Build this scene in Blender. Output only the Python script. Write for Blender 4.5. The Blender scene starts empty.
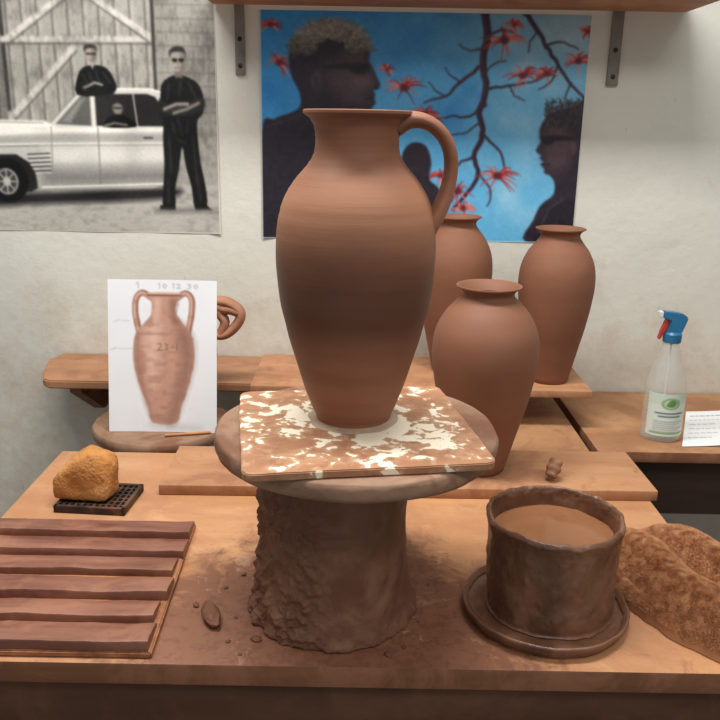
import bpy, bmesh, math, random
import numpy as np
from mathutils import Vector, Matrix, noise
random.seed(7); rng=np.random.RandomState(5)
S=bpy.context.scene; COL=S.collection
S.view_settings.view_transform='Standard'
PITCH=16.4; ROLL=1.0; F=800.0; C0=Vector((0,0,1.333))
RM=Matrix.Rotation(math.radians(90-PITCH),3,'X')@Matrix.Rotation(math.radians(ROLL),3,'Z')
def ray(u,v): return RM@Vector(((u-360)/F,-(v-360)/F,-1))
def PZ(u,v,z):
    d=ray(u,v); t=(z-C0.z)/d.z; return C0+d*t
def PY(u,v,y):
    d=ray(u,v); return C0+d*(y/d.y)
WALL=1.78
# ---------------------------------------------------------------- helpers
def tag(o,label=None,cat=None,group=None,kind=None):
    if label:o['label']=label
    if cat:o['category']=cat
    if group:o['group']=group
    if kind:o['kind']=kind
    return o
def empty(name,loc,label=None,cat=None,group=None):
    o=bpy.data.objects.new(name,None); COL.objects.link(o); o.location=loc; o.empty_display_size=.02
    return tag(o,label,cat,group)
def obj(name,bm,m,parent=None,origin=None,smooth=True,kind=None,ang=38):
    """bm is in world coordinates; origin for top-level objects"""
    off=Vector((0,0,0))
    if parent is not None:
        p=parent
        while p is not None:
            off+=Vector(p.location); p=p.parent
        loc=Vector((0,0,0))
    else:
        loc=Vector(origin) if origin is not None else Vector((0,0,0)); off=loc
    bmesh.ops.translate(bm,verts=bm.verts,vec=-off)
    bmesh.ops.recalc_face_normals(bm,faces=bm.faces)
    me=bpy.data.meshes.new(name); bm.to_mesh(me); bm.free()
    if isinstance(m,(list,tuple)):
        for k in m: me.materials.append(k)
    else: me.materials.append(m)
    if smooth:
        me.polygons.foreach_set('use_smooth',[True]*len(me.polygons))
        try: me.set_sharp_from_angle(angle=math.radians(ang))
        except Exception: pass
    o=bpy.data.objects.new(name,me); COL.objects.link(o); o.location=loc
    if parent is not None: o.parent=parent
    if kind:o['kind']=kind
    return o
def box(bm,x0,x1,y0,y1,z0,z1,bev=0.0,rot=0,cx=None,cy=None):
    t=bmesh.new(); r=bmesh.ops.create_cube(t,size=1)
    for v in t.verts:
        v.co=Vector(((x0+x1)/2+v.co.x*(x1-x0),(y0+y1)/2+v.co.y*(y1-y0),(z0+z1)/2+v.co.z*(z1-z0)))
    if bev>0: bmesh.ops.bevel(t,geom=t.edges[:],offset=bev,segments=2,affect='EDGES',profile=.6)
    if rot:
        c=Vector(((x0+x1)/2,(y0+y1)/2,0)) if cx is None else Vector((cx,cy,0))
        bmesh.ops.rotate(t,verts=t.verts,cent=c,matrix=Matrix.Rotation(rot,3,'Z'))
    me=bpy.data.meshes.new('t'); t.to_mesh(me); t.free(); bm.from_mesh(me); bpy.data.meshes.remove(me)
    return bm
def catmull(p,n=6,closed=False):
    out=[]; L=len(p); rngk=range(L if closed else L-1)
    for i in rngk:
        a=p[(i-1)%L] if (closed or i>0) else p[0]; b=p[i%L]; c=p[(i+1)%L]
        d=p[(i+2)%L] if (closed or i+2<L) else p[-1]
        for k in range(n):
            t=k/n
            out.append(tuple(.5*(2*b[j]+(c[j]-a[j])*t+(2*a[j]-5*b[j]+4*c[j]-d[j])*t*t+(-a[j]+3*b[j]-3*c[j]+d[j])*t**3) for j in range(len(b))))
    if not closed: out.append(tuple(p[-1]))
    return out
def lathe(bm,prof,cx,cy,seg=96,disp=None):
    rings=[]
    for r,z in prof:
        if r<1e-5: rings.append([bm.verts.new((cx,cy,z))])
        else:
            ring=[]
            for k in range(seg):
                a=2*math.pi*k/seg
                rr=r+(disp(a,r,z) if disp else 0)
                ring.append(bm.verts.new((cx+rr*math.cos(a),cy+rr*math.sin(a),z)))
            rings.append(ring)
    for A,B in zip(rings[:-1],rings[1:]):
        if len(A)==1 and len(B)==1: continue
        for k in range(seg):
            k2=(k+1)%seg
            if len(A)==1: bm.faces.new((A[0],B[k],B[k2]))
            elif len(B)==1: bm.faces.new((A[k],A[k2],B[0]))
            else: bm.faces.new((A[k],A[k2],B[k2],B[k]))
    return bm
def sweep(bm,pts,wa,wb,side=Vector((0,1,0)),seg=16):
    """tube of elliptical section: wa half-width along side, wb half-thickness"""
    pts=[Vector(p) for p in pts]; n=len(pts); rings=[]
    for i,p in enumerate(pts):
        t=(pts[min(i+1,n-1)]-pts[max(i-1,0)]).normalized()
        s=(side-t*side.dot(t)).normalized(); u=t.cross(s)
        a=wa(i/(n-1)) if callable(wa) else wa; b=wb(i/(n-1)) if callable(wb) else wb
        rings.append([bm.verts.new(p+s*a*math.cos(2*math.pi*k/seg)+u*b*math.sin(2*math.pi*k/seg)) for k in range(seg)])
    for A,B in zip(rings[:-1],rings[1:]):
        for k in range(seg): bm.faces.new((A[k],A[(k+1)%seg],B[(k+1)%seg],B[k]))
    bm.faces.new(rings[0]); bm.faces.new(rings[-1][::-1])
    return bm
def prism_xz(bm,pts,y0,y1,bev=0):
    t=bmesh.new()
    a=[t.verts.new((x,y0,z)) for x,z in pts]; b=[t.verts.new((x,y1,z)) for x,z in pts]; n=len(pts)
    t.faces.new(a); t.faces.new(b[::-1])
    for k in range(n): t.faces.new((a[k],b[k],b[(k+1)%n],a[(k+1)%n]))
    bmesh.ops.recalc_face_normals(t,faces=t.faces)
    if bev: bmesh.ops.bevel(t,geom=t.edges[:],offset=bev,segments=2,affect='EDGES')
    me=bpy.data.meshes.new('t'); t.to_mesh(me); t.free(); bm.from_mesh(me); bpy.data.meshes.remove(me)
def slab(bm,outline,z0,z1,bev=.003):
    t=bmesh.new()
    a=[t.verts.new((x,y,z0)) for x,y in outline]; b=[t.verts.new((x,y,z1)) for x,y in outline]; n=len(outline)
    t.faces.new(a[::-1]); t.faces.new(b)
    for k in range(n): t.faces.new((a[k],a[(k+1)%n],b[(k+1)%n],b[k]))
    bmesh.ops.recalc_face_normals(t,faces=t.faces)
    if bev: bmesh.ops.bevel(t,geom=t.edges[:],offset=bev,segments=2,affect='EDGES')
    me=bpy.data.meshes.new('t'); t.to_mesh(me); t.free(); bm.from_mesh(me); bpy.data.meshes.remove(me)
def rock(bm,c,r,sx=1,sy=1,sz=1,amp=.25,freq=3.0,sub=3,seed=0,rot=0,flat=None):
    t=bmesh.new(); bmesh.ops.create_icosphere(t,subdivisions=sub,radius=1)
    Mx=Matrix.Rotation(rot,3,'Z')
    for v in t.verts:
        n=v.co.normalized(); d=1+amp*noise.fractal(n*freq+Vector((seed*3.1,seed,0)),1.0,2.0,4)
        p=Mx@Vector((n.x*sx*d*r,n.y*sy*d*r,n.z*sz*d*r))
        v.co=Vector(c)+p
        if flat is not None and v.co.z<flat: v.co.z=flat
    me=bpy.data.meshes.new('t'); t.to_mesh(me); t.free(); bm.from_mesh(me); bpy.data.meshes.remove(me)
    return bm
# ---------------------------------------------------------------- materials
def lin(c):
    f=lambda x:(x/12.92 if x<=.04045 else ((x+.055)/1.055)**2.4)
    return tuple(f(k/255) for k in c)+(1,)
def newmat(name):
    m=bpy.data.materials.new(name); m.use_nodes=True; nt=m.node_tree
    b=nt.nodes['Principled BSDF']; return m,nt,b
def clay(name,cols,scale=(8,8,8),detail=6,rough=.75,bump=.2,bscale=None,bdist=.002,spec=.3,fine=120,finebump=.0,metal=0,trans=0,rrange=None,dust=None,alpha=None,sheen=0):
    m,nt,b=newmat(name); N=nt.nodes; L=nt.links
    tc=N.new('ShaderNodeTexCoord'); mp=N.new('ShaderNodeMapping'); mp.inputs['Scale'].default_value=scale
    L.new(tc.outputs['Object'],mp.inputs[0])
    nz=N.new('ShaderNodeTexNoise'); nz.inputs['Scale'].default_value=1; nz.inputs['Detail'].default_value=detail; nz.inputs['Roughness'].default_value=.6
    L.new(mp.outputs[0],nz.inputs['Vector'])
    cr=N.new('ShaderNodeValToRGB'); e=cr.color_ramp; n=len(cols)
    e.elements[0].position=.3; e.elements[0].color=lin(cols[0]); e.elements[1].position=.7; e.elements[1].color=lin(cols[-1])
    for i,c in enumerate(cols[1:-1]):
        k=e.elements.new(.3+.4*(i+1)/(n-1)); k.color=lin(c)
    L.new(nz.outputs['Fac'],cr.inputs[0]); L.new(cr.outputs[0],b.inputs['Base Color'])
    if dust:   # (colour, scale, threshold, amount): second layer of dried clay smears
        col,sc,th,am=dust
        nd=N.new('ShaderNodeTexNoise'); nd.inputs['Scale'].default_value=sc; nd.inputs['Detail'].default_value=10; nd.inputs['Roughness'].default_value=.68; nd.inputs['Distortion'].default_value=.6
        L.new(tc.outputs['Object'],nd.inputs['Vector'])
        md=N.new('ShaderNodeMapRange'); md.inputs[1].default_value=th; md.inputs[2].default_value=th+.12; md.inputs[4].default_value=am; L.new(nd.outputs['Fac'],md.inputs[0])
        mx=N.new('ShaderNodeMix'); mx.data_type='RGBA'; L.new(md.outputs[0],mx.inputs[0]); L.new(cr.outputs[0],mx.inputs[6]); mx.inputs[7].default_value=lin(col); L.new(mx.outputs[2],b.inputs['Base Color'])
    b.inputs['Roughness'].default_value=rough; b.inputs['Specular IOR Level'].default_value=spec; b.inputs['Metallic'].default_value=metal
    if trans: b.inputs['Transmission Weight'].default_value=trans
    if alpha: b.inputs['Alpha'].default_value=alpha
    if rrange:
        mr=N.new('ShaderNodeMapRange'); mr.inputs[1].default_value=.35; mr.inputs[2].default_value=.65
        mr.inputs[3].default_value=rrange[0]; mr.inputs[4].default_value=rrange[1]
        L.new(nz.outputs['Fac'],mr.inputs[0]); L.new(mr.outputs[0],b.inputs['Roughness'])
    src=nz.outputs['Fac']
    if bscale:
        mp2=N.new('ShaderNodeMapping'); mp2.inputs['Scale'].default_value=bscale; L.new(tc.outputs['Object'],mp2.inputs[0])
        n2=N.new('ShaderNodeTexNoise'); n2.inputs['Scale'].default_value=1; n2.inputs['Detail'].default_value=5
        L.new(mp2.outputs[0],n2.inputs['Vector']); src=n2.outputs['Fac']
    bp=N.new('ShaderNodeBump'); bp.inputs['Strength'].default_value=bump; bp.inputs['Distance'].default_value=bdist
    L.new(src,bp.inputs['Height']); last=bp
    if finebump:
        n3=N.new('ShaderNodeTexNoise'); n3.inputs['Scale'].default_value=fine; n3.inputs['Detail'].default_value=4; L.new(tc.outputs['Object'],n3.inputs['Vector'])
        b3=N.new('ShaderNodeBump'); b3.inputs['Strength'].default_value=finebump; b3.inputs['Distance'].default_value=bdist
        L.new(n3.outputs['Fac'],b3.inputs['Height']); L.new(bp.outputs[0],b3.inputs['Normal']); last=b3
    L.new(last.outputs[0],b.inputs['Normal'])
    return m
def painted(name,rough=.4,spec=.4):
    m,nt,b=newmat(name); a=nt.nodes.new('ShaderNodeAttribute'); a.attribute_name='Col'
    nt.links.new(a.outputs['Color'],b.inputs['Base Color']); b.inputs['Roughness'].default_value=rough; b.inputs['Specular IOR Level'].default_value=spec
    return m
M={}
M['jar']=clay('jar_clay',[(126,84,63),(138,93,71)],scale=(6,6,14),rough=.6,bump=.16,bscale=(5,5,150),bdist=.0006,spec=.3,finebump=.06,fine=400)
M['jar2']=clay('jar_clay_dry',[(126,84,63),(140,94,72)],scale=(6,6,14),rough=.68,bump=.16,bscale=(5,5,150),bdist=.0006,spec=.25,finebump=.06,fine=400)
M['lug']=clay('lug_clay',[(154,104,78),(176,126,98)],scale=(20,20,20),rough=.7,bump=.3,bdist=.001)
M['table2']=clay('bench_wood',[(146,102,70),(174,128,90),(186,142,104)],scale=(7,7,7),rough=.6,bump=.1,bscale=(10,90,10),bdist=.0008,dust=((148,102,74),9,.48,.7))
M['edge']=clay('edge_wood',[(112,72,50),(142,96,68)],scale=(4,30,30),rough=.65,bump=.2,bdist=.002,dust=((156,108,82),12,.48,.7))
M['dark']=clay('dark_wood',[(72,46,34),(98,66,48)],scale=(4,20,20),rough=.7,bump=.2,bdist=.002,dust=((112,76,56),9,.5,.5))
M['shade']=clay('shade_wood',[(52,38,32),(74,54,44)],scale=(4,20,20),rough=.7,bump=.2,bdist=.002)  # dark tone carries the shade beneath the wall bench
M['board']=clay('board_wood',[(164,114,80),(192,142,104)],scale=(5,20,20),rough=.6,bump=.1,bdist=.001,bscale=(8,120,60),dust=((148,100,74),14,.5,.65))
M['slatboard']=clay('clay_stained_board',[(150,98,66),(188,130,88)],scale=(9,20,9),rough=.6,bump=.2,bdist=.001,dust=((124,78,56),16,.5,.8))
M['shelf']=clay('shelf_wood',[(150,106,76),(180,132,98)],scale=(6,18,18),rough=.6,bump=.1,bdist=.001,dust=((142,96,72),14,.5,.65))
M['disc']=clay('wheel_disc_wood',[(112,84,66),(144,112,90),(162,130,106)],scale=(9,9,30),detail=8,rough=.62,bump=.3,bdist=.002,finebump=.2,dust=((122,80,60),11,.47,.85))
M['ped']=clay('pedestal_clay',[(98,64,48),(124,86,66),(146,106,84)],scale=(10,10,7),detail=9,rough=.55,bump=.35,bdist=.003,finebump=.3,fine=90,dust=((104,66,48),11,.48,.8),rrange=(.4,.7))
M['crust']=clay('clay_crust',[(92,58,42),(116,76,56),(134,92,68)],scale=(30,30,30),detail=6,rough=.7,bump=.5,bdist=.003,finebump=.3,fine=160)
M['pot']=clay('slip_pot_clay',[(78,50,37),(110,74,54),(138,98,74)],scale=(12,12,8),detail=9,rough=.4,bump=.7,bdist=.004,finebump=.4,fine=60,spec=.5,dust=((142,98,74),10,.5,.8),rrange=(.22,.6))
M['slip']=clay('liquid_slip',[(138,92,62),(154,106,74)],scale=(14,14,14),rough=.07,bump=.05,bdist=.001,spec=.6)
M['slat']=clay('slat_clay',[(98,58,46),(126,82,66),(148,102,84)],scale=(6,34,34),detail=9,rough=.5,bump=.4,bdist=.0018,finebump=.25,fine=150,dust=((158,110,86),10,.5,.65))
M['sponge']=clay('ochre_sponge',[(164,106,52),(190,130,74),(206,152,98)],scale=(26,26,26),detail=8,rough=.95,bump=.6,bdist=.0025,finebump=.9,fine=260)
M['towel']=clay('towel_fabric',[(160,112,80),(176,128,94)],scale=(7,7,7),detail=5,rough=1,bump=.2,bdist=.003,spec=.02)
M['towelpile']=clay('towel_fibre',[(180,126,88),(206,156,116)],scale=(9,9,9),detail=5,rough=1,bump=0,spec=.02)
M['black']=clay('stained_black_plastic',[(40,30,26),(70,52,42)],scale=(40,40,40),rough=.6,bump=.1,dust=((120,84,62),30,.5,.6))
M['steel']=clay('bracket_steel',[(110,108,104),(140,136,128)],scale=(20,20,20),rough=.5,bump=.1,metal=.2)
M['screw']=clay('screw_steel',[(50,48,46),(70,66,62)],scale=(50,50,50),rough=.4,metal=.7)
M['blue']=clay('blue_plastic',[(34,98,140),(44,116,160)],scale=(20,20,20),rough=.35,bump=.02,spec=.5)
M['red']=clay('red_plastic',[(176,44,38),(190,54,46)],scale=(20,20,20),rough=.35,bump=.02,spec=.5)
M['bottle']=clay('clear_plastic',[(216,224,218),(232,238,234)],scale=(10,10,10),rough=.08,bump=.02,alpha=.24,spec=.9)
M['white']=clay('white_plastic',[(214,216,212),(226,228,224)],scale=(10,10,10),rough=.4)
M['metal']=clay('wheel_metal',[(96,66,50),(120,86,68)],scale=(20,20,20),rough=.5,bump=.4,metal=.1)
M['stick']=clay('tool_wood',[(176,118,74),(200,140,92)],scale=(30,30,30),rough=.6,bump=.1)
M['toolc']=clay('dry_clay_lump',[(122,84,64),(168,124,98)],scale=(50,50,50),rough=.7,bump=.5)
M['floor']=clay('floor_concrete',[(96,88,80),(128,120,110)],scale=(3,3,3),rough=.8,bump=.2,bdist=.003)
M['shade_or_damp']=clay('pale_damp_slip',[(160,134,110),(190,168,144)],scale=(30,30,30),rough=.35,bump=.2)
def mathn(nt,op,a,b=None,clamp=False):
    n=nt.nodes.new('ShaderNodeMath'); n.operation=op; n.use_clamp=clamp
    for i,k in enumerate((a,b)):
        if k is None: continue
        if isinstance(k,(int,float)): n.inputs[i].default_value=k
        else: nt.links.new(k,n.inputs[i])
    return n.outputs[0]
def mapr(nt,v,a,b,c=0,d=1):
    n=nt.nodes.new('ShaderNodeMapRange'); nt.links.new(v,n.inputs[0])
    for i,k in enumerate((a,b,c,d)): n.inputs[i+1].default_value=k
    return n.outputs[0]
def mapg(nt,vec,sc):
    n=nt.nodes.new('ShaderNodeMapping'); n.inputs['Scale'].default_value=sc; nt.links.new(vec,n.inputs[0]); return n.outputs[0]
def noisen(nt,vec,scale,detail=6,rough=.6,dist=0):
    n=nt.nodes.new('ShaderNodeTexNoise'); n.inputs['Scale'].default_value=scale; n.inputs['Detail'].default_value=detail; n.inputs['Roughness'].default_value=rough; n.inputs['Distortion'].default_value=dist
    nt.links.new(vec,n.inputs['Vector']); return n.outputs['Fac']
def ramp(nt,v,stops):
    n=nt.nodes.new('ShaderNodeValToRGB'); e=n.color_ramp
    e.elements[0].position=stops[0][0]; e.elements[0].color=lin(stops[0][1]); e.elements[1].position=stops[-1][0]; e.elements[1].color=lin(stops[-1][1])
    for p,c in stops[1:-1]: k=e.elements.new(p); k.color=lin(c)
    nt.links.new(v,n.inputs[0]); return n.outputs[0]
def mixc(nt,f,a,b):
    n=nt.nodes.new('ShaderNodeMix'); n.data_type='RGBA'
    nt.links.new(f,n.inputs[0])
    for i,k in ((6,a),(7,b)):
        if isinstance(k,tuple): n.inputs[i].default_value=lin(k)
        else: nt.links.new(k,n.inputs[i])
    return n.outputs[2]
def bumpn(nt,b,h,st,dist,prev=None):
    n=nt.nodes.new('ShaderNodeBump'); n.inputs['Strength'].default_value=st; n.inputs['Distance'].default_value=dist; nt.links.new(h,n.inputs['Height'])
    if prev: nt.links.new(prev,n.inputs['Normal'])
    nt.links.new(n.outputs[0],b.inputs['Normal']); return n.outputs[0]
def wallmat():
    m,nt,b=newmat('wall_plaster'); g=nt.nodes.new('ShaderNodeNewGeometry'); P=g.outputs['Position']
    sp=nt.nodes.new('ShaderNodeSeparateXYZ'); nt.links.new(P,sp.inputs[0])
    n1=noisen(nt,P,2.0,6); c=ramp(nt,n1,[(.3,(206,205,194)),(.7,(222,221,211))])
    n2=noisen(nt,P,9,10,.72); low=mapr(nt,sp.outputs['Z'],1.12,.8,0,.34)
    c=mixc(nt,mapr(nt,mathn(nt,'ADD',n2,low),.68,1.05,0,.55),c,(176,142,116))
    n3=noisen(nt,P,5,12,.8,1.2); c=mixc(nt,mapr(nt,n3,.57,.67,0,.35),c,(184,178,160))
    n4=noisen(nt,P,14,12,.8,.8); c=mixc(nt,mapr(nt,n4,.62,.68,0,.45),c,(234,233,226))
    n5=noisen(nt,mapg(nt,P,(22,22,9)),1,12,.75,1.0); c=mixc(nt,mapr(nt,n5,.66,.70,0,.5),c,(150,134,116))
    nt.links.new(c,b.inputs['Base Color']); b.inputs['Roughness'].default_value=.65
    pr=bumpn(nt,b,noisen(nt,P,5,8),.5,.008); bumpn(nt,b,noisen(nt,P,40,8),.25,.002,pr)
    return m
M['wall']=wallmat()
def jugmat():
    m,nt,b=newmat('jug_clay'); tc=nt.nodes.new('ShaderNodeTexCoord'); O=tc.outputs['Object']
    sp=nt.nodes.new('ShaderNodeSeparateXYZ'); nt.links.new(O,sp.inputs[0])
    c=ramp(nt,noisen(nt,mapg(nt,O,(3,3,22)),1,5,.55),[(.3,(126,80,58)),(.5,(140,92,69)),(.7,(152,104,80))])
    # overhead highlight on the shoulder and shade on the belly, put into the colour
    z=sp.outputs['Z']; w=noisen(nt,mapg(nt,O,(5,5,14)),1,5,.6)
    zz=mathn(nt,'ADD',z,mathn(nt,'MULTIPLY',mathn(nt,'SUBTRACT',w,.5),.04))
    shade_or_damp=mathn(nt,'MULTIPLY',mapr(nt,zz,.06,.13),mapr(nt,zz,.225,.17)); c=mixc(nt,mathn(nt,'MULTIPLY',shade_or_damp,.85),c,(86,54,41))
    shoulder_light=mathn(nt,'MULTIPLY',mapr(nt,zz,.21,.24),mapr(nt,zz,.30,.26)); c=mixc(nt,mathn(nt,'MULTIPLY',shoulder_light,.55),c,(180,128,98))
    nt.links.new(c,b.inputs['Base Color']); nt.links.new(mapr(nt,shade_or_damp,0,1,.6,.48),b.inputs['Roughness']); b.inputs['Specular IOR Level'].default_value=.34
    pr=bumpn(nt,b,noisen(nt,mapg(nt,O,(4,4,210)),1,4,.6),.28,.0010); bumpn(nt,b,noisen(nt,O,200,4),.1,.001,pr)
    return m
M['jug']=jugmat()
def tablemat(cx,cy):
    m,nt,b=newmat('table_wood'); g=nt.nodes.new('ShaderNodeNewGeometry'); P=g.outputs['Position']
    sp=nt.nodes.new('ShaderNodeSeparateXYZ'); nt.links.new(P,sp.inputs[0])
    c=ramp(nt,noisen(nt,mapg(nt,P,(3,22,3)),1,8),[(.3,(184,130,88)),(.7,(210,158,114))])
    blot=noisen(nt,P,6,9,.65,.5); c=mixc(nt,mapr(nt,blot,.42,.62,0,.65),c,(166,114,84))
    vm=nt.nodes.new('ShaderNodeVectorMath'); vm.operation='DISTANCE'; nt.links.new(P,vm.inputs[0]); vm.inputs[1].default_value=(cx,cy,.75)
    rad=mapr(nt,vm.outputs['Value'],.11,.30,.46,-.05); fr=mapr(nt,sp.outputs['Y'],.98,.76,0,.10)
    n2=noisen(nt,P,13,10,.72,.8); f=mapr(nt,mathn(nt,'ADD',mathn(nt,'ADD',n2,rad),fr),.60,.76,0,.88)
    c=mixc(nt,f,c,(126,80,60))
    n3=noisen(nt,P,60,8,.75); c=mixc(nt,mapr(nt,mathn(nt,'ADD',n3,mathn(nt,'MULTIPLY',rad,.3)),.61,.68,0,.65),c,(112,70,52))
    n4=noisen(nt,P,24,9,.75,.8); c=mixc(nt,mapr(nt,n4,.58,.66,0,.5),c,(204,162,128))
    nt.links.new(c,b.inputs['Base Color'])
    nt.links.new(mapr(nt,blot,.4,.65,.36,.7),b.inputs['Roughness']); b.inputs['Specular IOR Level'].default_value=.38
    pr=bumpn(nt,b,n2,.45,.003); bumpn(nt,b,n3,.3,.0015,pr); return m
def batmat():
    m,nt,b=newmat('bat_wood_flaked'); tc=nt.nodes.new('ShaderNodeTexCoord'); O=tc.outputs['Object']
    c=ramp(nt,noisen(nt,O,14,8),[(.3,(150,102,72)),(.7,(180,132,98))])
    c=mixc(nt,mapr(nt,noisen(nt,O,26,9,.7,.5),.50,.64,0,.65),c,(130,86,64))
    ln=nt.nodes.new('ShaderNodeVectorMath'); ln.operation='LENGTH'; nt.links.new(O,ln.inputs[0])
    rad=mapr(nt,ln.outputs['Value'],.055,.18,.06,-.075)
    big=noisen(nt,O,16,3,.5); mid=noisen(nt,O,58,3,.5,.4); fin=noisen(nt,O,170,4,.6)
    s=mathn(nt,'ADD',mathn(nt,'ADD',mathn(nt,'MULTIPLY',big,.5),mathn(nt,'MULTIPLY',mid,.95)),mathn(nt,'ADD',mathn(nt,'MULTIPLY',fin,.14),rad))
    f=mapr(nt,s,.835,.865,0,1)
    c=mixc(nt,mapr(nt,s,.70,.85,0,.5),c,(202,164,128))
    c=mixc(nt,f,c,(238,225,202)); nt.links.new(c,b.inputs['Base Color']); b.inputs['Roughness'].default_value=.6
    bumpn(nt,b,f,.5,.0015); return m
M['bat']=batmat()
M['poster']=painted('poster_print',.36,.35); M['paper']=painted('paper_print',.8,.1)
# ---------------------------------------------------------------- painter
class Paint:
    def __init__(s,X,Y,base,shape): s.X=X; s.Y=Y; s.C=np.tile(np.array(base,float),(len(X),1)); s.shape=shape
    def mix(s,a,col):
        col=np.array(col,float); a=np.clip(a,0,1)[:,None]; s.C=s.C*(1-a)+col*a
    def blur(s,n=1,mask=None):
        ny,nx=s.shape; A=s.C.reshape(ny,nx,3)
        for _ in range(n):
            P=np.pad(A,((1,1),(0,0),(0,0)),mode='edge'); A=(P[:-2]+2*P[1:-1]+P[2:])/4
            P=np.pad(A,((0,0),(1,1),(0,0)),mode='edge'); A=(P[:,:-2]+2*P[:,1:-1]+P[:,2:])/4
        s.C=A.reshape(-1,3)
    def segd(s,p,q,X=None,Y=None):
        X=s.X if X is None else X; Y=s.Y if Y is None else Y
        dx,dy=q[0]-p[0],q[1]-p[1]; l=dx*dx+dy*dy+1e-9
        t=np.clip(((X-p[0])*dx+(Y-p[1])*dy)/l,0,1)
        return np.hypot(X-p[0]-t*dx,Y-p[1]-t*dy),t
    def box_idx(s,pts,m):
        xs=[p[0] for p in pts]; ys=[p[1] for p in pts]
        return np.where((s.X>min(xs)-m)&(s.X<max(xs)+m)&(s.Y>min(ys)-m)&(s.Y<max(ys)+m))[0]
    def poly(s,pts,col,soft=.7,alpha=1,sm=0):
        if sm: pts=catmull(pts,sm,True)
        I=s.box_idx(pts,soft*2+1)
        if len(I)==0: return
        X=s.X[I]; Y=s.Y[I]; D=np.full(len(I),1e9); ins=np.zeros(len(I),bool); n=len(pts)
        for i in range(n):
            p,q=pts[i],pts[(i+1)%n]; d,_=s.segd(p,q,X,Y); D=np.minimum(D,d)
            c=((p[1]>Y)!=(q[1]>Y))
            with np.errstate(all='ignore'):
                xx=(q[0]-p[0])*(Y-p[1])/((q[1]-p[1]) if q[1]!=p[1] else 1e-9)+p[0]
            ins^=(c&(X<xx))
        sd=np.where(ins,D,-D); a=np.clip(.5+sd/(2*soft),0,1)*alpha
        c=np.array(col,float); s.C[I]=s.C[I]*(1-a[:,None])+c*a[:,None]
    def line(s,pts,w,col,alpha=1,w2=None,soft=.6,sm=0):
        if sm: pts=catmull(pts,sm)
        w2=w if w2 is None else w2
        I=s.box_idx(pts,max(w,w2)+2)
        if len(I)==0: return
        X=s.X[I]; Y=s.Y[I]; A=np.zeros(len(I)); n=len(pts)-1
        for i in range(n):
            d,t=s.segd(pts[i],pts[i+1],X,Y); ww=w+(w2-w)*((i+t)/n)
            A=np.maximum(A,np.clip(.5+(ww/2-d)/(2*soft),0,1))
        A*=alpha; c=np.array(col,float); s.C[I]=s.C[I]*(1-A[:,None])+c*A[:,None]
    def ell(s,cx,cy,rx,ry,col,soft=.7,alpha=1):
        I=s.box_idx([(cx-rx,cy-ry),(cx+rx,cy+ry)],soft*2+1)
        d=(1-np.hypot((s.X[I]-cx)/rx,(s.Y[I]-cy)/ry))*min(rx,ry)
        a=np.clip(.5+d/(2*soft),0,1)*alpha; c=np.array(col,float); s.C[I]=s.C[I]*(1-a[:,None])+c*a[:,None]
    def noise(s,sc,amp,seed=0,ax=1,ay=1):
        r=np.random.RandomState(seed).rand(64,64)
        u=((s.X+200)*ax/sc)%63; v=((s.Y+200)*ay/sc)%63; i=u.astype(int); j=v.astype(int); fu=u-i; fv=v-j
        fu=fu*fu*(3-2*fu); fv=fv*fv*(3-2*fv)
        val=r[i,j]*(1-fu)*(1-fv)+r[i+1,j]*fu*(1-fv)+r[i,j+1]*(1-fu)*fv+r[i+1,j+1]*fu*fv
        return (val-.5)*2*amp
def sheet(name,nx,ny,pos,photo,paint,base,mat,parent=None,origin=(0,0,0),smooth=True):
    s,t=np.meshgrid(np.linspace(0,1,nx),np.linspace(0,1,ny)); s=s.ravel(); t=t.ravel()
    X,Y=photo(s,t); P=Paint(X,Y,base,(ny,nx)); paint(P)
    C=np.clip(P.C/255,0,1); C=np.where(C<=.04045,C/12.92,((C+.055)/1.055)**2.4)
    V=pos(s,t)-np.array(origin,float)
    me=bpy.data.meshes.new(name)
    i=np.arange((nx-1)*(ny-1)); r=i//(nx-1); c=i%(nx-1); a=r*nx+c
    Fc=np.stack([a,a+nx,a+nx+1,a+1],1)
    me.from_pydata(V.tolist(),[],Fc.tolist())
    ca=me.color_attributes.new('Col','FLOAT_COLOR','POINT')
    ca.data.foreach_set('color',np.concatenate([C,np.ones((len(C),1))],1).astype(np.float32).ravel())
    me.materials.append(mat); me.polygons.foreach_set('use_smooth',[True]*len(me.polygons)); me.update()
    o=bpy.data.objects.new(name,me); COL.objects.link(o)
    if parent is not None:
        o.parent=parent; off=Vector((0,0,0)); p=parent
        while p is not None: off+=Vector(p.location); p=p.parent
        o.location=Vector(origin)-off
    else: o.location=origin
    return o
# ---------------------------------------------------------------- setting
bm=bmesh.new(); box(bm,-2.6,2.6,-1.2,WALL,-.05,0); obj('floor',bm,M['floor'],smooth=False,kind='structure')
bm=bmesh.new(); box(bm,-2.6,2.6,WALL,WALL+.1,0,2.9); obj('wall_back',bm,M['wall'],smooth=False,kind='structure')
bm=bmesh.new(); box(bm,-2.7,-2.6,-1.2,WALL+.1,0,2.9); obj('wall_left',bm,M['wall'],smooth=False,kind='structure')
bm=bmesh.new(); box(bm,2.6,2.7,-1.2,WALL+.1,0,2.9); obj('wall_right',bm,M['wall'],smooth=False,kind='structure')
TZ=.75
WY=.90; ZD=.987; pcx=PZ(333,600,TZ).x
M['table']=tablemat(pcx,.85)
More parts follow.
